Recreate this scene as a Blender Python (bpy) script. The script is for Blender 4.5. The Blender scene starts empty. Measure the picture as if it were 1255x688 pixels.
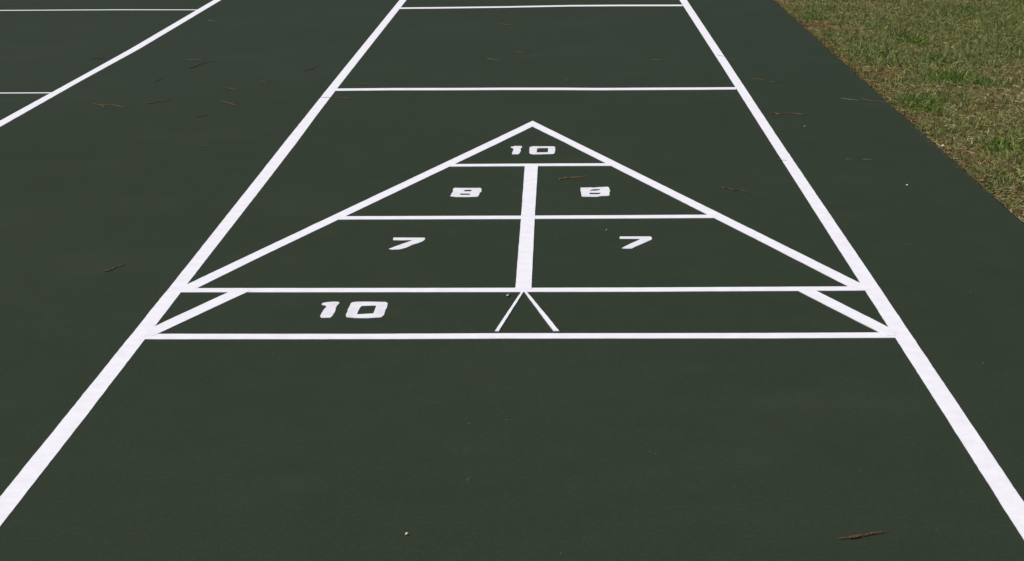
import bpy, math, random
import numpy as np
from mathutils import Vector, Matrix, noise
from mathutils.geometry import tessellate_polygon

S = bpy.context.scene
COL = S.collection
random.seed(7)
rng = np.random.default_rng(11)

# All coordinates are metres on the ground plane (x right, y away from the camera).
P = {
'side_left': [(-0.938, 14.4), (-0.936, 8.298), (-0.94, 4.429), (-0.939, 3.455), (-0.939, 2.757), (-0.937, 2.13), (-0.934, 0.583), (-0.936, -0.644), (-0.937, -1.106), (-0.938, -3.4), (-0.893, -3.4), (-0.895, -1.257), (-0.893, -0.645), (-0.894, 0.583), (-0.892, 1.845), (-0.892, 2.756), (-0.896, 3.454), (-0.897, 4.428), (-0.89, 8.296), (-0.893, 14.4)],
'side_right': [(0.893, 14.4), (0.893, 8.192), (0.895, 4.94), (0.894, 2.815), (0.894, 0.566), (0.894, -0.648), (0.893, -1.319), (0.893, -3.4), (0.938, -3.4), (0.936, -1.132), (0.936, -0.648), (0.936, 0.565), (0.933, 2.805), (0.937, 4.938), (0.94, 8.189), (0.938, 14.4)],
'adj_side': [(-2.17, 14.4), (-2.173, 8.37), (-2.159, 5.716), (-2.166, 4.65), (-2.179, 3.307), (-2.178, -3.4), (-2.134, -3.4), (-2.135, 3.149), (-2.128, 4.491), (-2.111, 5.714), (-2.124, 8.367), (-2.126, 14.4)],
'far_dead': [(-0.906, 7.787), (-0.638, 7.798), (-0.226, 7.826), (0.188, 7.88), (0.498, 7.883), (0.893, 7.866), (0.888, 7.779), (0.496, 7.796), (0.187, 7.793), (-0.224, 7.739), (-0.633, 7.711), (-0.899, 7.701)],
'dead': [(-0.915, 4.186), (-0.651, 4.195), (-0.356, 4.188), (-0.135, 4.189), (0.085, 4.182), (0.286, 4.167), (0.743, 4.168), (0.896, 4.171), (0.89, 4.102), (0.738, 4.099), (0.285, 4.098), (0.085, 4.112), (-0.134, 4.12), (-0.352, 4.119), (-0.645, 4.126), (-0.908, 4.116)],
'eight_line': [(-0.276, 2.283), (0.013, 2.286), (0.279, 2.287), (0.298, 2.24), (0.014, 2.239), (-0.293, 2.236)],
'seven_line': [(-0.574, 1.392), (-0.318, 1.392), (-0.025, 1.392), (0.023, 1.393), (0.288, 1.395), (0.57, 1.399), (0.589, 1.352), (0.286, 1.348), (0.024, 1.346), (-0.024, 1.345), (-0.315, 1.345), (-0.591, 1.345)],
'base_line': [(-0.91, 0.48), (-0.387, 0.476), (-0.032, 0.475), (0.301, 0.475), (0.632, 0.479), (0.913, 0.483), (0.914, 0.439), (0.628, 0.435), (0.299, 0.431), (-0.031, 0.431), (-0.383, 0.432), (-0.912, 0.436)],
'back_line': [(-0.914, 0.025), (-0.661, 0.023), (-0.345, 0.021), (-0.031, 0.025), (0.282, 0.023), (0.585, 0.023), (0.915, 0.027), (0.914, -0.02), (0.58, -0.024), (0.281, -0.023), (-0.03, -0.022), (-0.341, -0.025), (-0.654, -0.024), (-0.914, -0.022)],
'triangle': [(-0.004, 3.245), (0.138, 2.814), (0.707, 1.084), (0.884, 0.543), (0.91, 0.465), (0.906, 0.441), (0.871, 0.441), (0.838, 0.543), (0.697, 0.982), (0.093, 2.825), (-0.002, 3.104), (-0.129, 2.711), (-0.744, 0.845), (-0.834, 0.559), (-0.866, 0.454), (-0.905, 0.454), (-0.912, 0.467), (-0.88, 0.56), (-0.757, 0.936), (-0.133, 2.843)],
'centre_bar': [(-0.02, 2.271), (-0.018, 1.371), (-0.017, 0.458), (0.025, 0.457), (0.024, 1.37), (0.026, 2.27)],
'corner_left': [(-0.762, 0.451), (-0.769, 0.432), (-0.873, 0.148), (-0.908, 0.052), (-0.902, 0.004), (-0.88, 0.004), (-0.857, 0.067), (-0.721, 0.431), (-0.713, 0.451)],
'corner_right': [(0.759, 0.452), (0.766, 0.436), (0.892, 0.075), (0.905, 0.038), (0.898, -0.001), (0.876, -0.004), (0.864, 0.028), (0.721, 0.435), (0.713, 0.455)],
'fan_left': [(-0, 0.44), (-0.058, 0.043), (-0.049, 0.042), (0.006, 0.44)],
'fan_right': [(0.005, 0.44), (0.084, 0.042), (0.097, 0.042), (0.011, 0.44)],
'n10a_1': [(-0.0788, 2.6402), (-0.0733, 2.6145), (-0.067, 2.6042), (-0.0681, 2.5537), (-0.0705, 2.5163), (-0.0696, 2.4915), (-0.0639, 2.479), (-0.0477, 2.4811), (-0.0425, 2.5156), (-0.0397, 2.553), (-0.0411, 2.5972), (-0.0363, 2.6354), (-0.0399, 2.6548), (-0.0521, 2.6551), (-0.0632, 2.6579), (-0.0696, 2.6452)],
'n10a_0': [(-0.0065, 2.6348), (0.0054, 2.6499), (0.0827, 2.6443), (0.0876, 2.6262), (0.0872, 2.5628), (0.0846, 2.5029), (0.0796, 2.4845), (0.0117, 2.4749), (-0.0036, 2.49), (-0.0079, 2.5211), (-0.0081, 2.5902)],
'n10a_0h': [(0.0217, 2.606), (0.0604, 2.6115), (0.0605, 2.5634), (0.059, 2.5209), (0.0193, 2.5168), (0.0199, 2.5706)],
'n8l': [(-0.251, 1.8373), (-0.2465, 1.8479), (-0.199, 1.8446), (-0.162, 1.8464), (-0.1578, 1.8316), (-0.1549, 1.787), (-0.159, 1.767), (-0.1623, 1.7116), (-0.1647, 1.696), (-0.1985, 1.6918), (-0.2326, 1.6955), (-0.2536, 1.7092), (-0.2529, 1.7448), (-0.249, 1.7806), (-0.2512, 1.817)],
'n8l_a': [(-0.2169, 1.7905), (-0.2101, 1.8114), (-0.1914, 1.8143), (-0.1867, 1.7972), (-0.1902, 1.7868), (-0.2073, 1.7855)],
'n8l_b': [(-0.2257, 1.7443), (-0.2214, 1.7522), (-0.1925, 1.7501), (-0.1897, 1.7389), (-0.1931, 1.7279), (-0.2217, 1.7268)],
'n8r': [(0.1709, 1.8438), (0.2053, 1.8481), (0.2146, 1.843), (0.2289, 1.8509), (0.2621, 1.8569), (0.2655, 1.8364), (0.2669, 1.7998), (0.2688, 1.7853), (0.2651, 1.7757), (0.2632, 1.7202), (0.2597, 1.7045), (0.2334, 1.701), (0.224, 1.691), (0.1871, 1.6916), (0.1734, 1.6966), (0.1722, 1.7534)],
'n8r_a': [(0.201, 1.801), (0.2141, 1.8169), (0.2337, 1.8166), (0.236, 1.802), (0.2214, 1.791), (0.2034, 1.7897)],
'n8r_b': [(0.1985, 1.7466), (0.2036, 1.756), (0.2346, 1.7555), (0.2359, 1.7412), (0.2271, 1.7302), (0.2009, 1.7307)],
'n7l': [(-0.3889, 1.0705), (-0.3883, 1.0884), (-0.3407, 1.0878), (-0.2965, 1.0859), (-0.2935, 1.068), (-0.2971, 1.0426), (-0.3106, 1.0164), (-0.3255, 0.9929), (-0.3419, 0.956), (-0.3593, 0.933), (-0.3781, 0.9308), (-0.3899, 0.9413), (-0.3791, 0.9596), (-0.3663, 0.9872), (-0.3468, 1.0212), (-0.3299, 1.0545), (-0.3603, 1.0523), (-0.3869, 1.0539)],
'n7r': [(0.2757, 1.0798), (0.2786, 1.0958), (0.3201, 1.0946), (0.3674, 1.0947), (0.3712, 1.0722), (0.3673, 1.05), (0.35, 1.0188), (0.3278, 0.9786), (0.3057, 0.936), (0.2921, 0.935), (0.2774, 0.9412), (0.2965, 0.9821), (0.3172, 1.0223), (0.3382, 1.0637), (0.2967, 1.0642), (0.2767, 1.0658)],
'n10b_1': [(-0.509, 0.3104), (-0.5071, 0.322), (-0.4969, 0.3293), (-0.4809, 0.3343), (-0.4687, 0.332), (-0.465, 0.3232), (-0.4651, 0.3071), (-0.4668, 0.2977), (-0.4682, 0.2689), (-0.4662, 0.2546), (-0.4665, 0.2298), (-0.4685, 0.1914), (-0.4721, 0.1755), (-0.4933, 0.1743), (-0.498, 0.1916), (-0.4977, 0.2195), (-0.497, 0.2442), (-0.4942, 0.2871), (-0.4976, 0.2958), (-0.5065, 0.3016)],
'n10b_0': [(-0.4323, 0.3265), (-0.4236, 0.3316), (-0.3833, 0.3327), (-0.3463, 0.3295), (-0.3399, 0.3148), (-0.3387, 0.2786), (-0.3398, 0.243), (-0.3407, 0.2009), (-0.3457, 0.1766), (-0.3789, 0.17), (-0.4058, 0.1722), (-0.4316, 0.1807), (-0.4362, 0.2016), (-0.435, 0.2296), (-0.4363, 0.2508), (-0.4346, 0.2866), (-0.4349, 0.3156)],
'n10b_0h': [(-0.404, 0.29), (-0.3678, 0.2933), (-0.3679, 0.2645), (-0.3679, 0.215), (-0.3829, 0.2116), (-0.4075, 0.2069), (-0.4076, 0.2435), (-0.4065, 0.2792)],
}
DEBRIS = [
    ('catkin', [(0.5763, -1.314), (0.6007, -1.3102), (0.6312, -1.2948), (0.6676, -1.2792)], 2.6, 'rust', 'beaded rust brown catkin lying alone on the open green near the bottom right corner'),
    ('twig', [(-1.1509, 0.6699), (-1.1385, 0.6745), (-1.1278, 0.7177), (-1.1115, 0.7468)], 1.87, 'brown', 'crooked dark brown twig lying alone left of the wide side line, below the adjacent court'),
    ('fork', [(-1.9079, 3.7649), (-1.8555, 3.7214), (-1.8014, 3.7152), (-1.7544, 3.6609), (-1.7293, 3.6739)], 1.22, 'ochre', 'forked ochre pine needle, longest and brightest of those between the two courts'),
    ('twig', [(-1.6707, 3.7626), (-1.6483, 3.7737), (-1.6284, 3.8156), (-1.5986, 3.8265), (-1.5853, 3.886)], 1.73, 'brown', 'short brown twig with a knobby end, just right of the longest forked ochre needle'),
    ('needle', [(-1.8054, 5.2138), (-1.7597, 5.2345), (-1.6984, 5.2386)], 1.08, 'pale', 'thin pale grey straw just above the bent reddish brown twig between the two courts'),
    ('twig', [(-1.7005, 4.9145), (-1.6794, 4.9745), (-1.6771, 5.0513), (-1.6555, 5.1129), (-1.6185, 5.1588)], 2.3, 'brown', 'bent reddish brown twig under a thin pale straw, between the two courts'),
    ('needle', [(-1.4167, 4.1799), (-1.3967, 4.2155), (-1.3556, 4.1676)], 1.15, 'ochre', 'short bent ochre needle just above the small forked ochre needle'),
    ('fork', [(-1.3539, 3.8074), (-1.3141, 3.7591), (-1.2798, 3.7)], 1.22, 'ochre', 'small forked ochre needle just below the short bent ochre needle'),
    ('twig', [(-1.3886, 3.3744), (-1.3721, 3.3954), (-1.3417, 3.4333)], 1.3, 'dark', 'short dark twig between the two courts, nearest of the litter there below the ochre needles'),
    ('needle', [(-1.374, 6.4568), (-1.3311, 6.4832), (-1.2851, 6.5631)], 1.3, 'tan', 'dull tan needle near the top between the two courts'),
    ('twig', [(-1.1214, 4.7922), (-1.0927, 4.8474), (-1.0794, 4.9675)], 1.3, 'dark', 'thin dark twig left of the wide side line, below the dull tan needle'),
    ('needle', [(-0.8372, 4.3234), (-0.797, 4.3327), (-0.7529, 4.3419)], 1.08, 'tan', 'thin tan needle just above the left end of the nearer dead line'),
    ('needle', [(-0.9386, 3.9147), (-0.8986, 3.9086), (-0.8553, 3.9049), (-0.8039, 3.8912), (-0.7693, 3.9023)], 1.08, 'brown', 'thin brown needle crossing the left side line just below the nearer dead line'),
    ('needle', [(-0.2385, 6.8), (-0.1808, 6.7714), (-0.1007, 6.7933)], 1.3, 'tan', 'straight tan needle between the two dead lines, farther of the two near the middle'),
    ('needle', [(-0.2604, 5.2505), (-0.2253, 5.1816), (-0.1839, 5.1577)], 1.3, 'tan', 'slightly curved tan needle between the two dead lines, left of the faint rust needle'),
    ('needle', [(-0.1176, 5.5103), (-0.0783, 5.4243), (-0.0369, 5.4562)], 1.15, 'rust', 'faint rust needle right of the curved tan one, between the two dead lines'),
    ('twig', [(0.123, 4.5028), (0.1341, 4.4473), (0.1451, 4.3925)], 1.87, 'dark', 'tiny black twig fragment just above the middle of the nearer dead line'),
    ('needle', [(0.5682, 5.1573), (0.5956, 5.1372), (0.6234, 5.1266)], 1.08, 'tan', 'short pale tan needle in the right half between the two dead lines'),
    ('twig', [(0.0997, 1.9769), (0.1136, 1.9972), (0.1386, 2.0145), (0.1665, 2.0214), (0.1946, 2.0432)], 2.16, 'orange', 'orange brown twig inside the triangle just above the right number 8'),
    ('twig', [(0.6279, 1.8298), (0.6562, 1.8153), (0.6745, 1.7803), (0.6965, 1.7869), (0.7218, 1.718)], 1.66, 'dark', 'dark brown twig between the triangle and the right side line'),
    ('needle', [(0.9956, 4.437), (1.0236, 4.4169), (1.048, 4.3998)], 1.22, 'ochre', 'short ochre needle outside the right side line, just above the nearer dead line'),
    ('needle', [(1.07, 4.3612), (1.0878, 4.3204), (1.1201, 4.3434)], 1.22, 'rust', 'short rust needle right of the ochre one, outside the right side line'),
    ('twig', [(0.9657, 3.3935), (0.9875, 3.4101), (1.0008, 3.3796), (1.0274, 3.409), (1.07, 3.4035), (1.0934, 3.3771), (1.1115, 3.3894)], 1.8, 'pink', 'pinkish brown crooked stick between the right side line and the grass'),
    ('needle', [(1.3162, 3.8219), (1.3493, 3.7854), (1.3827, 3.7538)], 1.01, 'pale', 'pale grey straw left of the rust twig that reaches the grass edge'),
    ('twig', [(1.3996, 3.7956), (1.4268, 3.7478), (1.4576, 3.7235), (1.5014, 3.676)], 1.58, 'rust', 'rust twig reaching the grass edge from the green margin'),
    ('needle', [(0.8633, 2.3351), (0.8871, 2.3411), (0.9091, 2.3309)], 0.94, 'brown', 'thin brown needle across the right side line, level with the triangle cross line under 10'),
    ('needle', [(1.1198, 2.3493), (1.1428, 2.3488)], 1.3, 'pale', 'very short pale straw outside the right side line, left of a longer straw'),
    ('needle', [(1.1803, 2.348), (1.2026, 2.3426), (1.227, 2.3503)], 1.01, 'pale', 'pale straw on the green margin, right of a very short pale straw'),
    ('needle', [(1.079, 0.9764), (1.0981, 0.9794), (1.1158, 0.9738)], 0.72, 'tan', 'faint thin straw on the green margin, nearest straw right of the right side line'),
    ('needle', [(0.9057, 5.3186), (0.9235, 5.2851), (0.9412, 5.2519)], 1.01, 'brown', 'tiny brown needle on the right side line, between the two dead lines'),
    ('needle', [(0.9612, 5.1548), (0.9786, 5.1224), (0.9947, 5.1218)], 1.01, 'rust', 'tiny rust needle just outside the right side line, farther than the nearer dead line'),
    ('needle', [(-1.9935, 7.108), (-1.9593, 7.0522), (-1.9388, 7.0467)], 1.08, 'pale', 'short pale straw near the top, right of the adjacent side line'),
    ('needle', [(-1.284, 4.4544), (-1.2512, 4.4124), (-1.2227, 4.4251)], 1.08, 'rust', 'faint rust needle apart between the courts, nearer the middle court than the ochre needles'),
    ('needle', [(-1.2404, 2.6775), (-1.2157, 2.6769)], 1.08, 'tan', 'faint tan straw left of the wide side line, beyond the crooked dark brown twig'),
    ('needle', [(-1.7706, 4.4299), (-1.7663, 4.4845), (-1.7553, 4.5257)], 1.15, 'dark', 'short dark needle above the short brown twig with the knobby end'),
    ('needle', [(-2.2672, 5.28), (-2.237, 5.3114), (-2.2028, 5.3264)], 1.08, 'dark', 'dark needle inside the adjacent court between its two cross lines'),
    ('curl', [(-0.0391, 0.3876), (-0.0348, 0.3825), (-0.031, 0.4013)], 2.2, 'white', 'small white curled petal beside the left leg of the small painted V'),
    ('pebble', [(1.253, 1.858)], 5, 'white', 'bright white pebble on the green margin near the grass'),
    ('pebble', [(-0.1708, -1.2964)], 4.2, 'cream', 'cream coloured pebble alone on the open green near the bottom'),
    ('pebble', [(1.0658, 3.0692)], 4.2, 'palegrey', 'small pale pebble just below the pinkish brown crooked stick'),
    ('pebble', [(0.2406, 1.1771)], 4, 'yellow', 'small yellow pebble just left of the right number 7'),
    ('pebble', [(1.5152, 2.6024)], 9, 'cream', 'cream stone lying at the edge of the grass'),
]
GRIT = [(-0.0774, -1.0139), (-0.0747, -1.0048), (-0.011, -0.6464), (-0.0121, -0.737), (-0.5462, -1.1454), (-0.5162, -1.1726), (0.1378, -1.3112), (0.0967, -1.3788), (0.2741, -0.8488), (0.2915, -0.3099), (1.0551, -0.2343), (1.0711, -0.3271), (0.3895, 1.0052), (0.2877, 1.1685), (0.1367, 1.4213), (-0.6172, 2.4056), (-1.3393, 0.7938), (-1.1696, 1.2741), (-0.8814, -0.5319), (1.159, 1.4828), (1.0407, 1.3434), (0.7162, 0.344), (0.3173, 0.5619), (1.0658, 3.0692), (0.2251, 2.1766), (0.2462, 1.9291), (0.2408, 1.6458), (0.2931, 1.7663), (-1.6939, 5.3065), (-1.8534, 6.6734), (-0.4991, 4.9459), (0.0889, 5.536), (-2.5988, 5.8053), (1.253, 1.858), (1.398, 2.3843), (1.4036, 2.3514), (0.4205, -1.0495), (0.0346, -1.0003), (0.3245, -1.2386), (0.7542, -1.2693), (0.5034, -1.3997), (0.6662, -0.9589), (0.7909, -0.764), (-0.3378, -0.7208), (-0.0891, -0.6733), (0.1141, -0.8487), (0.2845, -0.8636), (1.1889, 0.3234), (1.1647, 0.4253), (-0.7768, -0.0345), (0.3056, 0.5942), (0.3059, 0.2485), (0.2, 0.1002), (0.467, -0.5125), (-0.0936, -1.2905), (-0.1921, -0.0422), (-1.0227, 2.3288), (0.5745, 3.2027), (-0.6552, 5.8312), (-1.2281, 6.6353)]
SPOTS = [(1.9102, 6.6106), (2.0217, 5.9722), (1.9577, 5.1478), (1.9415, 4.523), (1.8719, 4.5534), (2.0249, 4.3827), (1.6386, 3.695), (1.7755, 2.6404), (1.4205, 2.7564), (1.7073, 5.5552), (1.6426, 7.151), (2.6313, 7.4774)]
RED = [(1.5333, 6.671), (1.6104, 6.7956), (1.5284, 5.8463), (1.5324, 5.3595), (1.527, 4.8557), (1.6459, 4.6752), (1.5357, 3.8391), (1.4985, 3.3446), (1.8922, 5.345), (1.6046, 2.2271), (2.1906, 4.4589), (2.0253, 6.6894), (2.1585, 5.2039)]
SUN_ELEV, SUN_AZIM, SKY, SUN, EXPO = 55, -98, .07, 3.9, 0.0

# ------------------------------------------------------------------ helpers
def link(name, me, mat=None, parent=None):
    o = bpy.data.objects.new(name, me)
    COL.objects.link(o)
    if mat is not None:
        for m in (mat if isinstance(mat, (list, tuple)) else [mat]):
            me.materials.append(m)
    if parent is not None:
        o.parent = parent
    return o

def tag(o, label=None, cat=None, group=None, kind=None):
    if label: o['label'] = label
    if cat: o['category'] = cat
    if group: o['group'] = group
    if kind: o['kind'] = kind
    return o

def mesh(verts, faces, name='mesh', smooth=False):
    me = bpy.data.meshes.new(name)
    me.from_pydata(verts, [], faces)
    me.update()
    if smooth:
        for p in me.polygons: p.use_smooth = True
    return me

# ------------------------------------------------------------------ materials
def mat_base(name):
    m = bpy.data.materials.new(name); m.use_nodes = True
    nt = m.node_tree
    b = nt.nodes['Principled BSDF']
    return m, nt, b

def N(nt, t, **kw):
    n = nt.nodes.new(t)
    for k, v in kw.items():
        if k in n.inputs: n.inputs[k].default_value = v
        else: setattr(n, k, v)
    return n

def noise_col(nt, coord, scale, detail=3, rough=.55):
    n = N(nt, 'ShaderNodeTexNoise')
    n.inputs['Scale'].default_value = scale
    n.inputs['Detail'].default_value = detail
    n.inputs['Roughness'].default_value = rough
    nt.links.new(coord, n.inputs['Vector'])
    return n.outputs['Fac']

def ramp(nt, fac, stops):
    r = N(nt, 'ShaderNodeValToRGB')
    el = r.color_ramp.elements
    while len(el) > 1: el.remove(el[0])
    el[0].position = stops[0][0]; el[0].color = (*stops[0][1], 1)
    for p, c in stops[1:]:
        e = el.new(p); e.color = (*c, 1)
    nt.links.new(fac, r.inputs['Fac'])
    return r.outputs['Color']

def mix(nt, a, b, fac, mode='MIX'):
    m = N(nt, 'ShaderNodeMix'); m.data_type = 'RGBA'; m.blend_type = mode
    if isinstance(fac, float): m.inputs[0].default_value = fac
    else: nt.links.new(fac, m.inputs[0])
    for i, v in ((6, a), (7, b)):
        if isinstance(v, tuple): m.inputs[i].default_value = (*v, 1)
        else: nt.links.new(v, m.inputs[i])
    return m.outputs[2]

def g(v): return (v, v, v)

def court_material():
    m, nt, b = mat_base('green_acrylic')
    tc = N(nt, 'ShaderNodeTexCoord').outputs['Object']
    # colour coat: slightly uneven film thickness, roller laps, mineral grain
    big = noise_col(nt, tc, .55, 4, .6)
    base = ramp(nt, big, [(.3, COURT_A), (.7, COURT_B)])
    mid = noise_col(nt, tc, 7.0, 4, .6)
    base = mix(nt, base, ramp(nt, mid, [(.3, g(.955)), (.7, g(1.045))]), 1.0, 'MULTIPLY')
    mp = N(nt, 'ShaderNodeMapping'); mp.inputs['Scale'].default_value = (.35, 5.0, 1)
    nt.links.new(tc, mp.inputs['Vector'])
    lap = noise_col(nt, mp.outputs['Vector'], 1.6, 3, .5)
    base = mix(nt, base, ramp(nt, lap, [(.35, g(.992)), (.65, g(1.008))]), 1.0, 'MULTIPLY')
    blotch = noise_col(nt, tc, 75.0, 3, .6)
    base = mix(nt, base, ramp(nt, blotch, [(.3, (.95, .92, .98)), (.7, (1.05, 1.08, 1.02))]), 1.0, 'MULTIPLY')
    fine = noise_col(nt, tc, 520.0, 2, .6)
    base = mix(nt, base, ramp(nt, fine, [(.3, g(.80)), (.7, g(1.20))]), 1.0, 'MULTIPLY')
    grit = noise_col(nt, tc, 190.0, 2, .7)
    base = mix(nt, base, ramp(nt, grit, [(.3, g(.88)), (.7, g(1.12))]), 1.0, 'MULTIPLY')
    # very faint dust streaks
    mp2 = N(nt, 'ShaderNodeMapping'); mp2.inputs['Scale'].default_value = (1, 1, 1); mp2.inputs['Rotation'].default_value = (0, 0, .5)
    nt.links.new(tc, mp2.inputs['Vector'])
    dust = noise_col(nt, mp2.outputs['Vector'], 1.7, 6, .65)
    dmask = ramp(nt, dust, [(.52, g(0)), (.75, g(.03))])
    base = mix(nt, base, (.16, .17, .15), dmask)
    nt.links.new(base, b.inputs['Base Color'])
    b.inputs['Roughness'].default_value = .85
    b.inputs['Specular IOR Level'].default_value = .105
    bp = N(nt, 'ShaderNodeBump'); bp.inputs['Strength'].default_value = .25; bp.inputs['Distance'].default_value = .0008
    nt.links.new(noise_col(nt, tc, 420.0, 3, .6), bp.inputs['Height'])
    nt.links.new(bp.outputs['Normal'], b.inputs['Normal'])
    return m

def paint_material(name='white_line_paint', lo=.74, hi=.82, blot=.97):
    m, nt, b = mat_base(name)
    tc = N(nt, 'ShaderNodeTexCoord').outputs['Object']
    f = noise_col(nt, tc, 22.0, 4, .6)
    t = (1.0, .962, 1.0)
    c = ramp(nt, f, [(.3, tuple(lo*k for k in t)), (.65, tuple(hi*k for k in t))])
    f2 = noise_col(nt, tc, 260.0, 3, .6)
    c = mix(nt, c, ramp(nt, f2, [(.3, g(blot)), (.6, g(1.0))]), 1.0, 'MULTIPLY')
    nt.links.new(c, b.inputs['Base Color'])
    b.inputs['Roughness'].default_value = .8
    b.inputs['Specular IOR Level'].default_value = .12
    bp = N(nt, 'ShaderNodeBump'); bp.inputs['Strength'].default_value = .2; bp.inputs['Distance'].default_value = .0006
    nt.links.new(noise_col(nt, tc, 420.0, 3, .6), bp.inputs['Height'])
    nt.links.new(bp.outputs['Normal'], b.inputs['Normal'])
    return m

def soil_material():
    m, nt, b = mat_base('soil_and_thatch')
    tc = N(nt, 'ShaderNodeTexCoord').outputs['Object']
    a = noise_col(nt, tc, 3.0, 5, .6)
    c = ramp(nt, a, [(.3, (.075, .048, .028)), (.5, (.11, .078, .042)), (.7, (.08, .085, .035))])
    c = mix(nt, c, ramp(nt, noise_col(nt, tc, 160.0, 4, .7), [(.3, g(.45)), (.7, g(1.4))]), 1.0, 'MULTIPLY')
    nt.links.new(c, b.inputs['Base Color'])
    b.inputs['Roughness'].default_value = 1.0
    b.inputs['Specular IOR Level'].default_value = .1
    bp = N(nt, 'ShaderNodeBump'); bp.inputs['Strength'].default_value = .8; bp.inputs['Distance'].default_value = .01
    nt.links.new(noise_col(nt, tc, 120.0, 4, .7), bp.inputs['Height'])
    nt.links.new(bp.outputs['Normal'], b.inputs['Normal'])
    return m

def simple(name, col, rough=.8, spec=.25, var=.3, scale=300.0, trans=0.0):
    m, nt, b = mat_base(name)
    tc = N(nt, 'ShaderNodeTexCoord').outputs['Object']
    c = mix(nt, tuple(col), ramp(nt, noise_col(nt, tc, scale, 3, .6), [(.3, g(1-var)), (.7, g(1+var))]), 1.0, 'MULTIPLY')
    nt.links.new(c, b.inputs['Base Color'])
    b.inputs['Roughness'].default_value = rough
    b.inputs['Specular IOR Level'].default_value = spec
    if trans:
        t = N(nt, 'ShaderNodeBsdfTranslucent'); nt.links.new(c, t.inputs['Color'])
        ms = N(nt, 'ShaderNodeMixShader'); ms.inputs[0].default_value = trans
        nt.links.new(b.outputs[0], ms.inputs[1]); nt.links.new(t.outputs[0], ms.inputs[2])
        nt.links.new(ms.outputs[0], nt.nodes['Material Output'].inputs['Surface'])
    return m

COURT_A = (.0235, .0326, .0178)
COURT_B = (.0262, .0356, .0203)
M_court = court_material()
M_paint = paint_material()
M_stencil = paint_material('stencil_paint', .66, .80, .90)
M_soil = soil_material()

# ------------------------------------------------------------------ setting
EDGE_X = 1.505
# ground: one sheet reaching the horizon, a little below the slab top
me = mesh([(-600, -600, -.03), (600, -600, -.03), (600, 900, -.03), (-600, 900, -.03)], [(0, 1, 2, 3)], 'ground')
tag(link('ground', me, M_soil), kind='structure')

# the coated slab: its free edge on the right is slightly wavy
ys = np.arange(-6.0, 16.01, .04)
xe = [EDGE_X + .006*noise.noise(Vector((0, y*1.3, 4))) + .004*noise.noise(Vector((0, y*9, 8))) for y in ys]
XL = -13.0
V = []; F = []
n = len(ys)
for y, x in zip(ys, xe):
    V += [(XL, y, 0), (x - .012, y, 0), (x, y, -.006), (x, y, -.12), (XL, y, -.12)]
for i in range(n-1):
    a = i*5; c = a+5
    for k in range(4):
        F.append((a+k, a+k+1, c+k+1, c+k))
F.append((0, 4, 3, 2, 1)); e = (n-1)*5; F.append((e, e+1, e+2, e+3, e+4))
tag(link('court_surface', mesh(V, F, 'court_surface'), M_court), kind='structure')

# ------------------------------------------------------------------ painted markings
def densify(poly, step, jit, seed):
    out = []
    n = len(poly)
    for i in range(n):
        a = Vector((*poly[i], 0)); b = Vector((*poly[(i+1) % n], 0))
        d = (b-a); L = d.length
        if L < 1e-6: continue
        k = max(1, int(L/step)); nrm = Vector((-d.y, d.x, 0))/L
        for j in range(k):
            q = a + d*(j/k)
            w = noise.noise(Vector((q.x*38, q.y*38, seed)))*jit + noise.noise(Vector((q.x*9, q.y*9, seed+5)))*jit*.8
            q = q + nrm*w
            out.append((q.x, q.y))
    return out

def paint(name, loops, top, parent, mat, step=.02, jit=.0008, label=None):
    """a film of paint: flat top and a thin side wall down to the slab"""
    loops = [densify(l, step, jit, hash_(name)+i) for i, l in enumerate(loops)]
    V = []; F = []; off = 0
    tl = [[Vector((x, y, 0)) for x, y in l] for l in loops]
    for l in loops: V += [(x, y, top) for x, y in l]
    nt_ = len(V)
    for t in tessellate_polygon(tl):
        a, b, c = (Vector(V[i]) for i in t)
        F.append(t if (b-a).cross(c-a).z > 0 else t[::-1])
    for l in loops: V += [(x, y, -.001) for x, y in l]
    for l in loops:
        m = len(l)
        for i in range(m):
            j = (i+1) % m
            F.append((off+i, off+j, nt_+off+j, nt_+off+i))
        off += m
    o = link(name, mesh(V, F, name), mat, parent)
    if label: o['label'] = label
    return o

def hash_(s): return sum(ord(c)*(i+1) for i, c in enumerate(s)) % 97

def root(name, loc, label, cat, group=None):
    o = bpy.data.objects.new(name, None); COL.objects.link(o)
    o.location = loc; o.empty_display_size = .2
    return tag(o, label, cat, group)

court = root('painted_court', (0, 0, 0), 'white shuffleboard markings with numbered scoring triangle painted on the green court', 'court markings', 'shuffleboard courts painted side by side')
T0 = .0012; dz = .00025
paint('side_line', [P['side_left']], T0, court, M_paint)
paint('side_line', [P['side_right']], T0, court, M_paint)
paint('dead_line', [P['far_dead']], T0+dz, court, M_paint)
paint('dead_line', [P['dead']], T0+dz, court, M_paint)
paint('base_line', [P['back_line']], T0+dz, court, M_paint)
paint('base_line', [P['base_line']], T0+dz, court, M_paint)
paint('triangle_outline', [P['triangle']], T0+2*dz, court, M_paint)
paint('cross_line', [P['eight_line']], T0+3*dz, court, M_paint)
paint('cross_line', [P['seven_line']], T0+3*dz, court, M_paint)
paint('centre_bar', [P['centre_bar']], T0+4*dz, court, M_paint, jit=.0007)
paint('corner_line', [P['corner_left']], T0+3*dz, court, M_paint)
paint('corner_line', [P['corner_right']], T0+3*dz, court, M_paint)
paint('fan_line', [P['fan_left']], T0+5*dz, court, M_paint)
paint('fan_line', [P['fan_right']], T0+6*dz, court, M_paint)

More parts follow.
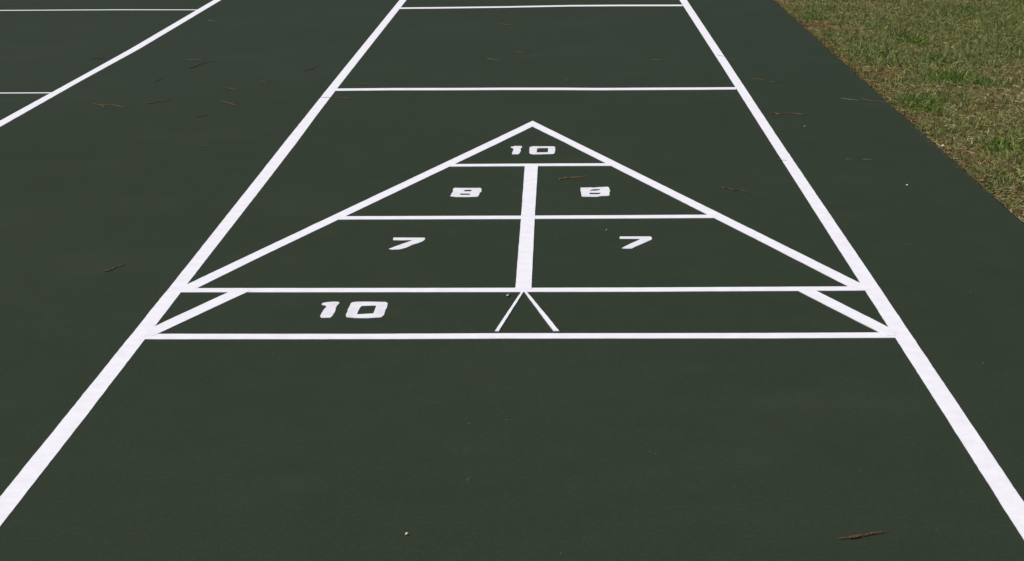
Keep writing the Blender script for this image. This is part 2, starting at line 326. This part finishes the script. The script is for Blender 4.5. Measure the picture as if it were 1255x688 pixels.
def numeral(loopsets, label):
    """one number = one mesh made of its digits"""
    objs = []
    V = []; F = []
    for k, loops in enumerate(loopsets):
        o = paint('numeral', loops, .0012, court, M_stencil, step=.006, jit=.0012)
        b = len(V); V += [tuple(v.co) for v in o.data.vertices]
        F += [tuple(b+i for i in p.vertices) for p in o.data.polygons]
        bpy.data.objects.remove(o)
    o = link('numeral', mesh(V, F, 'numeral'), M_stencil, court)
    o['label'] = label
numeral([[P['n10a_1']], [P['n10a_0'], P['n10a_0h']]], 'small white stencilled 10 in the tip of the triangle')
numeral([[P['n8l'], P['n8l_a'], P['n8l_b']]], 'white stencilled 8 left of the centre bar')
numeral([[P['n8r'], P['n8r_a'], P['n8r_b']]], 'white stencilled 8 right of the centre bar')
numeral([[P['n7l']]], 'white stencilled 7 left of the centre bar')
numeral([[P['n7r']]], 'white stencilled 7 right of the centre bar')
numeral([[P['n10b_1']], [P['n10b_0'], P['n10b_0h']]], 'large white stencilled 10 between the two base lines')

adj = root('painted_court', (-3.065, 4, 0), 'plain white side and cross lines of the adjacent court at the top left', 'court markings', 'shuffleboard courts painted side by side')
def sh(poly): return [(x+3.065, y-4) for x, y in poly]
paint('side_line', [sh(P['adj_side'])], T0, adj, M_paint)
paint('side_line', [sh([(-3.975, 14.4), (-3.975, -3.4), (-4.02, -3.4), (-4.02, 14.4)])], T0, adj, M_paint)
paint('dead_line', [sh([(-2.145, 7.73), (-2.145, 7.695), (-2.65, 7.725), (-3.43, 7.725), (-3.98, 7.71), (-3.98, 7.755), (-3.43, 7.765), (-2.65, 7.765)])], T0+dz, adj, M_paint)
paint('dead_line', [sh([(-2.15, 4.107), (-2.15, 4.082), (-2.40, 4.083), (-3.98, 4.08), (-3.98, 4.112), (-2.40, 4.108)])], T0+dz, adj, M_paint)

# ------------------------------------------------------------------ litter on the court
COLS = {'rust': (.16, .070, .038), 'brown': (.19, .095, .050), 'ochre': (.19, .118, .036), 'pale': (.20, .20, .165),
        'tan': (.165, .12, .065), 'dark': (.055, .032, .022), 'orange': (.36, .17, .065), 'pink': (.24, .12, .085),
        'white': (.68, .68, .62), 'cream': (.80, .66, .42), 'palegrey': (.42, .42, .38), 'yellow': (.38, .33, .12)}
MATS = {k: simple('litter_'+k, v, .85, .2, .45, 420.0) for k, v in COLS.items()}

def spline(pts, n):
    P_ = [Vector(p) for p in pts]
    if len(P_) == 2: P_ = [P_[0], (P_[0]+P_[1])/2, P_[1]]
    P_ = [P_[0]*2-P_[1]] + P_ + [P_[-1]*2-P_[-2]]
    out = []
    segs = len(P_)-3
    for i in range(n+1):
        t = i/n*segs; k = min(int(t), segs-1); f = t-k
        a, b, c, d = P_[k:k+4]
        out.append(.5*((2*b)+(-a+c)*f+(2*a-5*b+4*c-d)*f*f+(-a+3*b-3*c+d)*f**3))
    return out

def tube(V, F, pts, rad, sides=6, floor=.0018):
    b = len(V); n = len(pts)
    for i, p in enumerate(pts):
        t = (pts[min(i+1, n-1)] - pts[max(i-1, 0)])
        t.normalize() if t.length else None
        s = Vector((-t.y, t.x, 0)); s = s.normalized() if s.length > 1e-9 else Vector((1, 0, 0))
        up = s.cross(t)*-1
        if up.z < 0: up = -up
        r = rad[i]
        for k in range(sides):
            a = 2*math.pi*k/sides
            q = p + s*math.cos(a)*r + up*math.sin(a)*r
            q.z = max(q.z, floor*.3)
            V.append(tuple(q))
    for i in range(n-1):
        for k in range(sides):
            k2 = (k+1) % sides
            F.append((b+i*sides+k, b+i*sides+k2, b+(i+1)*sides+k2, b+(i+1)*sides+k))
    F.append(tuple(b+k for k in range(sides))[::-1])
    F.append(tuple(b+(n-1)*sides+k for k in range(sides)))

def blob(V, F, c, rx, ry, rz, rot, rnd, jag=.25):
    b = len(V); nu, nv = 9, 6
    ph = rnd.uniform(0, 50)
    for j in range(nv+1):
        th = math.pi*j/nv
        for i in range(nu):
            a = 2*math.pi*i/nu
            d = Vector((math.sin(th)*math.cos(a), math.sin(th)*math.sin(a), math.cos(th)))
            s = 1+jag*noise.noise(d*1.6+Vector((ph, 0, 0)))
            q = Vector((d.x*rx*s, d.y*ry*s, d.z*rz*s)); q.rotate(Matrix.Rotation(rot, 3, 'Z'))
            V.append(tuple(Vector(c)+q))
    for j in range(nv):
        for i in range(nu):
            i2 = (i+1) % nu
            F.append((b+j*nu+i, b+(j+1)*nu+i, b+(j+1)*nu+i2, b+j*nu+i2))

def finish(name, V, F, mat, cx, cy, label, cat, group):
    V = [(x-cx, y-cy, z) for x, y, z in V]
    me_ = mesh(V, F, name, smooth=True)
    o = link(name, me_, mat); o.location = (cx, cy, 0)
    return tag(o, label, cat, group)

for idx, (kind, pts, rad, col, label) in enumerate(DEBRIS):
    rnd = random.Random(100+idx)
    r = rad/1000*(.72 if kind == 'pebble' else 1)
    V = []; F = []
    cx = sum(p[0] for p in pts)/len(pts); cy = sum(p[1] for p in pts)/len(pts)
    if kind == 'pebble':
        blob(V, F, (cx, cy, r*.65+.001), r*1.15, r*.85, r*.7, rnd.uniform(0, 3), rnd, .5)
        finish('pebble', V, F, MATS[col], cx, cy, label, 'pebble', 'pebbles scattered on the court')
        continue
    L = sum(math.dist(pts[i], pts[i+1]) for i in range(len(pts)-1))
    n = max(10, int(L/.004))
    c = spline([(x, y, r*.55+.0012) for x, y in pts], n)
    for i, q in enumerate(c):
        t = i/n
        q.z += abs(noise.noise(Vector((t*4, idx, 0))))*r*(.25 if kind == 'catkin' else .9)
        q.x += noise.noise(Vector((t*9, idx, 3)))*.0018; q.y += noise.noise(Vector((t*9, idx, 6)))*(.0012 if kind == 'catkin' else .0035)
    if kind == 'catkin':
        rr = [r*.6*(.22+.55*math.sin(math.pi*min(1, .06+i/n*.97))**.6) for i in range(n+1)]
        tube(V, F, c, rr, 8)
        k = int(L/.0035)
        for j in range(k):
            t = (j+.5)/k; q = c[min(n, int(t*n))]
            env = math.sin(math.pi*min(1, .05+t*.95))**.6
            if .16 < t < .27: env *= .25
            if rnd.random() < .18: env *= .55
            for side in (-1, 0, 1):
                a = rnd.uniform(-.3, .3)
                blob(V, F, (q.x+rnd.uniform(-.0006, .0006), q.y+side*r*.62*env, q.z+(1-abs(side))*r*.55*env),
                     r*.62*env+.0002, r*.55*env+.0002, r*.52*env+.0002, a, rnd, .45)
        o = finish('catkin', V, F, MATS[col], cx, cy, label, 'catkin', None)
        # dried scales of two tones
        o.data.materials.append(MATS['brown']); o.data.materials.append(MATS['tan']); o.data.materials.append(MATS['dark'])
        start = n*8+2
        for p_ in o.data.polygons:
            if p_.index >= start:
                b_ = (p_.index-start)//54
                p_.material_index = (0, 1, 1, 0, 2, 0, 3, 1)[(b_*5+b_//3) % 8]
        continue
    if kind == 'curl':
        W = .004
        for i, q in enumerate(c):
            t = i/n; a = Vector((0, 1, 0))
            V += [(q.x, q.y-W*math.sin(math.pi*(t*.9+.05)), .002+.004*t*t+.002), (q.x, q.y, .0016+.001*t), (q.x, q.y+W*math.sin(math.pi*(t*.9+.05)), .002+.005*t*t+.0025)]
        for i in range(n):
            F += [(3*i, 3*i+1, 3*i+4, 3*i+3), (3*i+1, 3*i+2, 3*i+5, 3*i+4)]
        finish('petal', V, F, MATS[col], cx, cy, label, 'petal', None)
        continue
    if kind == 'twig':
        rr = []
        for i in range(n+1):
            t = i/n
            rr.append(r*(.45+.35*(1-t)+.35*abs(noise.noise(Vector((t*14, idx, 1)))) + .45*max(0, noise.noise(Vector((t*6, idx, 9))))))
        rr[0] *= .5; rr[-1] *= .4
        tube(V, F, c, rr, 7)
        for j in range(rnd.randint(1, 3)):          # stubs of side shoots
            i = rnd.randint(2, n-2); a = rnd.uniform(.4, 1.1)*rnd.choice((-1, 1))
            d = (c[i+1]-c[i]); d.z = 0; d.normalize(); d.rotate(Matrix.Rotation(a, 3, 'Z'))
            l = rnd.uniform(.006, .018)
            tube(V, F, [c[i], c[i]+d*l*.5+Vector((0, 0, .001)), c[i]+d*l], [r*.4, r*.3, r*.15], 5)
        o = finish('twig', V, F, MATS[col], cx, cy, label, 'twig', 'twigs fallen on the court')
        # flaking bark: some stretches show the paler wood, others are darker
        o.data.materials.append(MATS['tan' if col != 'dark' else 'brown']); o.data.materials.append(MATS['brown' if col != 'brown' else 'rust'])
        for p_ in o.data.polygons:
            v_ = noise.noise(Vector((p_.index//7*.55, idx*3.7, 2)))
            p_.material_index = 1 if v_ > .28 else (2 if v_ < -.22 else 0)
    else:
        rr = [r*(.55+.45*math.sin(math.pi*(.1+.85*i/n))) for i in range(n+1)]
        tube(V, F, c, rr, 6)
        if kind == 'fork':
            i0 = int(n*(.22 if len(pts) > 3 else .95))
            e = Vector((pts[0][0]+.45*(pts[-1][0]-pts[0][0]), pts[0][1]-.16 if len(pts) > 3 else pts[0][1]-.12, .002))
            s0 = c[i0]; 
            tube(V, F, spline([tuple(s0), tuple((s0+e)/2+Vector((.006, .01, 0))), tuple(e)], 12), [r*.8]*12+[r*.4], 6)
        else:                                        # pine needles fall in pairs: a second, shorter blade
            m = max(4, int(n*.6)); off = rnd.uniform(-.007, .007)
            c2 = [q+Vector((0, off*i/m, 0)) for i, q in enumerate(c[:m])]
            if len(c2) > 2 and L > .05: tube(V, F, c2, [r*.6]*len(c2), 5)
        finish('pine_needle', V, F, MATS[col], cx, cy, label, 'pine needle', 'pine needles fallen on the court')

# fine grit: specks too many and too small to be told apart
V = []; F = []; MI = []
rnd = random.Random(5)
for i, (x, y) in enumerate(GRIT):
    b = len(F); s = rnd.uniform(.0009, .0017)*(1+max(0, y)*.10)
    blob(V, F, (x, y, s*.5), s*rnd.uniform(.8, 1.9), s, s*.6, rnd.uniform(0, 3), rnd, .5)
    MI += [5 if i not in (7, 10) else 1]*(len(F)-b)
for i in range(420):
    x = rnd.uniform(-4.2, 1.49); y = rnd.uniform(-2.2, 9.5)
    b = len(F); s = rnd.uniform(.0004, .0012)
    blob(V, F, (x, y, s*.5), s*rnd.uniform(.8, 2.5), s, s*.6, rnd.uniform(0, 3), rnd, .5)
    MI += [rnd.choice((5, 5, 3, 3))]*(len(F)-b)
for i in range(900):                                 # crumbs washed along the slab edge
    y = rnd.uniform(-3, 13); x = EDGE_X - abs(rnd.gauss(0, .012)) - .002
    b = len(F); s = rnd.uniform(.0006, .0022)
    blob(V, F, (x, y, s*.5), s*rnd.uniform(.8, 2.5), s, s*.6, rnd.uniform(0, 3), rnd, .5)
    MI += [rnd.choice((2, 3, 4, 4))]*(len(F)-b)
o = link('grit', mesh(V, F, 'grit'), [MATS['palegrey'], MATS['pale'], MATS['tan'], MATS['brown'], MATS['rust'], simple('dust_speck', (.095, .105, .085), .9, .1, .3)])
o.data.polygons.foreach_set('material_index', MI)
tag(o, 'loose specks of grit and crumbs scattered over the green court', 'grit', kind='stuff')

# ------------------------------------------------------------------ lawn
def fbm(x, y, sc, seed, oct_=4):
    """value noise on a grid, vectorised"""
    out = np.zeros_like(x); amp = 1.0; tot = 0
    for o_ in range(oct_):
        r_ = np.random.default_rng(seed+o_*17); tab = r_.random((256, 256))
        u = x*sc + 900.0; v = y*sc + 900.0
        i = np.floor(u).astype(int); j = np.floor(v).astype(int); f = u-i; h = v-j
        f = f*f*(3-2*f); h = h*h*(3-2*h)
        a = tab[i % 256, j % 256]; b = tab[(i+1) % 256, j % 256]; c = tab[i % 256, (j+1) % 256]; d = tab[(i+1) % 256, (j+1) % 256]
        out += amp*((a*(1-f)+b*f)*(1-h)+(c*(1-f)+d*f)*h); tot += amp; amp *= .55; sc *= 2.03
    return out/tot

GRASS = [('blade_green', (.125, .178, .030)), ('blade_bright', (.110, .190, .022)), ('blade_dull', (.205, .220, .066)),
         ('blade_yellow', (.36, .33, .085)), ('blade_straw', (.42, .340, .140)), ('blade_brown', (.21, .145, .058)),
         ('blade_rust', (.25, .105, .036)), ('blade_pale', (.62, .60, .42)), ('blade_blue', (.150, .210, .080))]
GM = [simple(n_, c_, .6, .35, .25, 35.0, trans=.25) for n_, c_ in GRASS]

def lawn(name, x, y, label, lean_lo, lean_hi, hmul=1.0, thatch=False, wmul=1.0):
    n = len(x)
    d = x - EDGE_X
    g1 = fbm(x, y, 1.3, 3); g2 = fbm(x, y, 5.0, 40); g3 = fbm(x, y, 16.0, 90)
    green = .57 + 1.2*(g1-.5) + 1.7*(g2-.5) + 1.0*(g3-.5) + .28*np.clip((d-.4)/.7, 0, 1)*np.clip((y-3)/3, .3, 1) + .10*np.clip((y-4)/4, 0, 1)
    tuft = np.zeros(n); red = np.zeros(n)
    for k_, (sx, sy) in enumerate(SPOTS):
        rx = .055+.03*((k_*7) % 5)/4; ry = .10+.09*((k_*3) % 5)/4
        q = ((x-sx)/rx)**2+((y-sy)/ry)**2
        tuft = np.maximum(tuft, np.exp(-q*1.1*(.6+.8*g3)))
    for sx, sy in RED: red = np.maximum(red, np.exp(-(((x-sx)/.085)**2+((y-sy)/.16)**2)))
    edge = np.exp(-np.clip(d, 0, None)/.045)*(.18+.85*(g2 > .52))*np.clip((y-2.0)/1.5, .3, 1)
    red = np.clip(np.maximum(red*(.2+1.4*g3), edge*.62), 0, 1)
    u = rng.random(n); w = rng.random(n)
    isg = u < np.clip(green + tuft*.9 - red*.35 - (.28 if thatch else 0), .05, .97)
    mi = np.zeros(n, int)
    mi[isg] = np.where(w[isg] < .34, 0, np.where(w[isg] < .62, 2, np.where(w[isg] < .80, 8, 3)))
    mi[isg & (w < .2)] = 2
    mi[(tuft > .3) & isg & (w < .6)] = 1
    ng = ~isg
    mi[ng] = np.where(w[ng] < .36, 4, np.where(w[ng] < .72, 5, np.where(w[ng] < .84, 3, np.where(w[ng] < .90, 7, 6))))
    mi[ng & (rng.random(n) < red*.72)] = 6
    h = rng.uniform(.016, .040, n)*(1+.45*tuft)*(1+1.2*(g2-.5))*hmul*(1-.55*np.exp(-np.clip(d, 0, None)/.03))
    wd = rng.uniform(.0011, .0023, n)*wmul*(1+.25*tuft)
    wd[ng] *= .75
    az = rng.uniform(0, 2*np.pi, n)
    lean = rng.uniform(lean_lo, lean_hi, n)
    lean[ng] = np.minimum(lean[ng]+.35, 1.5)
    z0 = -.028 + (rng.random(n)*.020 if thatch else rng.random(n)*.006)
    dx = np.cos(az)*np.sin(lean); dy = np.sin(az)*np.sin(lean); dz_ = np.cos(lean)
    px = -np.sin(az); py = np.cos(az)
    tw = rng.uniform(0, np.pi, n)                     # blade twist
    sx = px*np.cos(tw) + np.cos(az)*np.sin(tw)*dz_; sy = py*np.cos(tw) + np.sin(az)*np.sin(tw)*dz_; sz = -np.sin(tw)*np.sin(lean)
    bend = rng.uniform(.0, .55, n)
    co = np.zeros((n, 5, 3))
    def put(k, t, wk):
        l = h*t*1.25
        cx = x + dx*l + np.cos(az)*bend*h*t*t*.6; cy = y + dy*l + np.sin(az)*bend*h*t*t*.6
        cz = z0 + dz_*l - bend*h*t*t*.3
        co_ = np.stack([cx, cy, cz], 1); s = np.stack([sx, sy, sz], 1)*(wd*wk)[:, None]
        return co_, s
    a, s = put(0, 0.0, .8); co[:, 0] = a-s; co[:, 1] = a+s
    a, s = put(1, .55, 1.0); co[:, 2] = a-s; co[:, 3] = a+s
    a, s = put(2, 1.0, 0); co[:, 4] = a
    # keep blades out of the slab: those leaning over it rest on its top
    over = co[:, :, 0] < EDGE_X
    co[:, :, 2] = np.where(over, np.maximum(co[:, :, 2], .002), co[:, :, 2])
    co[:, :, 2] = np.maximum(co[:, :, 2], -.029)
    me_ = bpy.data.meshes.new(name)
    me_.vertices.add(n*5); me_.vertices.foreach_set('co', co.reshape(-1))
    base = (np.arange(n)*5)[:, None]
    lp = np.concatenate([base+np.array([[0, 1, 3, 2]]), base+np.array([[2, 3, 4]])], 1).reshape(-1)
    me_.loops.add(n*7); me_.loops.foreach_set('vertex_index', lp.astype(np.int32))
    st = (np.arange(n)*7)[:, None]+np.array([[0, 4]]); tt = np.tile([4, 3], n)
    me_.polygons.add(n*2)
    me_.polygons.foreach_set('loop_start', st.reshape(-1).astype(np.int32))
    me_.polygons.foreach_set('loop_total', tt.astype(np.int32))
    me_.polygons.foreach_set('material_index', np.repeat(mi, 2).astype(np.int32))
    me_.update(calc_edges=True); me_.validate()
    o = link(name, me_, GM)
    return tag(o, label, 'grass', kind='stuff')

def scatter(n, x0, x1, y0, y1):
    return rng.uniform(x0, x1, n), rng.uniform(y0, y1, n)
def parts(*a): return tuple(np.concatenate(v) for v in zip(*a))
x, y = parts(scatter(150000, EDGE_X+.001, 3.4, .9, 8.8), scatter(60000, EDGE_X+.001, 3.6, 8.8, 14),
             scatter(90000, 3.4, 5.5, .9, 12), scatter(95000, EDGE_X+.001, 3.4, -2.2, .9), scatter(45000, 3.4, 5.5, -2.2, .9))
lawn('grass', x, y, 'patchy mown grass, part green and part dry, right of the green slab', .15, 1.25)
x, y = parts(scatter(110000, EDGE_X-.004, 3.4, .9, 8.8), scatter(30000, EDGE_X, 3.6, 8.8, 14),
             scatter(40000, 3.4, 5.5, .9, 12), scatter(70000, EDGE_X, 3.4, -2.2, .9), scatter(30000, 3.4, 5.5, -2.2, .9))
lawn('dead_thatch', x, y, 'dry straw and clippings matted between the grass blades', 1.1, 1.5, .95, True, .9)

# rusty leaf crumbs and old pine straw caught along the slab edge
rnd = random.Random(9); V = []; F = []; MI = []
for i in range(5200):
    y = rnd.uniform(-3, 13); d = abs(rnd.gauss(0, .05))
    dens = noise.noise(Vector((y*1.7, 3, 0)))+.5*noise.noise(Vector((y*6, 8, 0)))
    if rnd.random() > (.30+dens*1.1)*(1 if y > 2.9 else .45): continue
    x = EDGE_X+.003+d; z = rnd.uniform(-.010, .004)
    a = rnd.uniform(0, 6.3); l = rnd.uniform(.004, .016); w = rnd.uniform(.0012, .004); t = rnd.uniform(-.5, .5)
    c_, s_ = math.cos(a), math.sin(a); b = len(V)
    for (p_, q_) in ((-1, 0), (-.2, 1), (1, .1), (.1, -1)):
        X = x+c_*l*p_-s_*w*q_
        V.append((X, y+s_*l*p_+c_*w*q_, max(z+t*w*q_+abs(p_)*l*.15, .0015 if X < EDGE_X+.002 else -.02)))
    F += [(b, b+1, b+3), (b+1, b+2, b+3)]; mm = rnd.choice((0, 0, 1, 2, 3)); MI += [mm, mm]
o = link('leaf_litter', mesh(V, F, 'leaf_litter'), [MATS['rust'], MATS['brown'], MATS['orange'], MATS['tan']])
o.data.polygons.foreach_set('material_index', MI)
tag(o, 'rusty brown leaf crumbs caught along the edge of the lawn', 'leaf litter', kind='stuff')

# ------------------------------------------------------------------ camera
cam = bpy.data.cameras.new('camera'); co_ = bpy.data.objects.new('camera', cam); COL.objects.link(co_)
R_ = Vector((0.9997299, 0.0219067, -0.0077599)); U_ = Vector((0.0023017, 0.2389248, 0.9710353)); FW = Vector((-0.0231262, 0.9707909, -0.2388099))
mw = Matrix((( R_.x, U_.x, -FW.x, 0.0911584), (R_.y, U_.y, -FW.y, -4.4477296), (R_.z, U_.z, -FW.z, 1.2320476), (0, 0, 0, 1)))
co_.matrix_world = mw
cam.sensor_fit = 'HORIZONTAL'; cam.sensor_width = 36
cam.lens = 2364.317/1255*36
cam.clip_end = 2000
S.camera = co_

# ------------------------------------------------------------------ light
SUN_EL = math.radians(SUN_ELEV); SUN_AZ = math.radians(SUN_AZIM)     # azimuth clockwise from +y
w = bpy.data.worlds.new('World'); S.world = w; w.use_nodes = True
nt = w.node_tree; bg = nt.nodes['Background']
sky = nt.nodes.new('ShaderNodeTexSky'); sky.sky_type = 'NISHITA'; sky.sun_disc = False
sky.sun_elevation = SUN_EL; sky.sun_rotation = SUN_AZ
nt.links.new(sky.outputs[0], bg.inputs['Color']); bg.inputs['Strength'].default_value = SKY
sl = bpy.data.lights.new('sun', 'SUN'); sl.energy = SUN; sl.angle = math.radians(.53); sl.color = (1, .965, .92)
so = bpy.data.objects.new('sun', sl); COL.objects.link(so)
dirn = Vector((math.sin(SUN_AZ)*math.cos(SUN_EL), math.cos(SUN_AZ)*math.cos(SUN_EL), math.sin(SUN_EL)))
so.rotation_euler = dirn.to_track_quat('Z', 'Y').to_euler(); so.location = (0, 0, 10)

S.view_settings.view_transform = 'Standard'; S.view_settings.look = 'None'
S.view_settings.gamma = 1; S.view_settings.use_curve_mapping = False
S.view_settings.exposure = EXPO
S.render.engine = 'CYCLES'
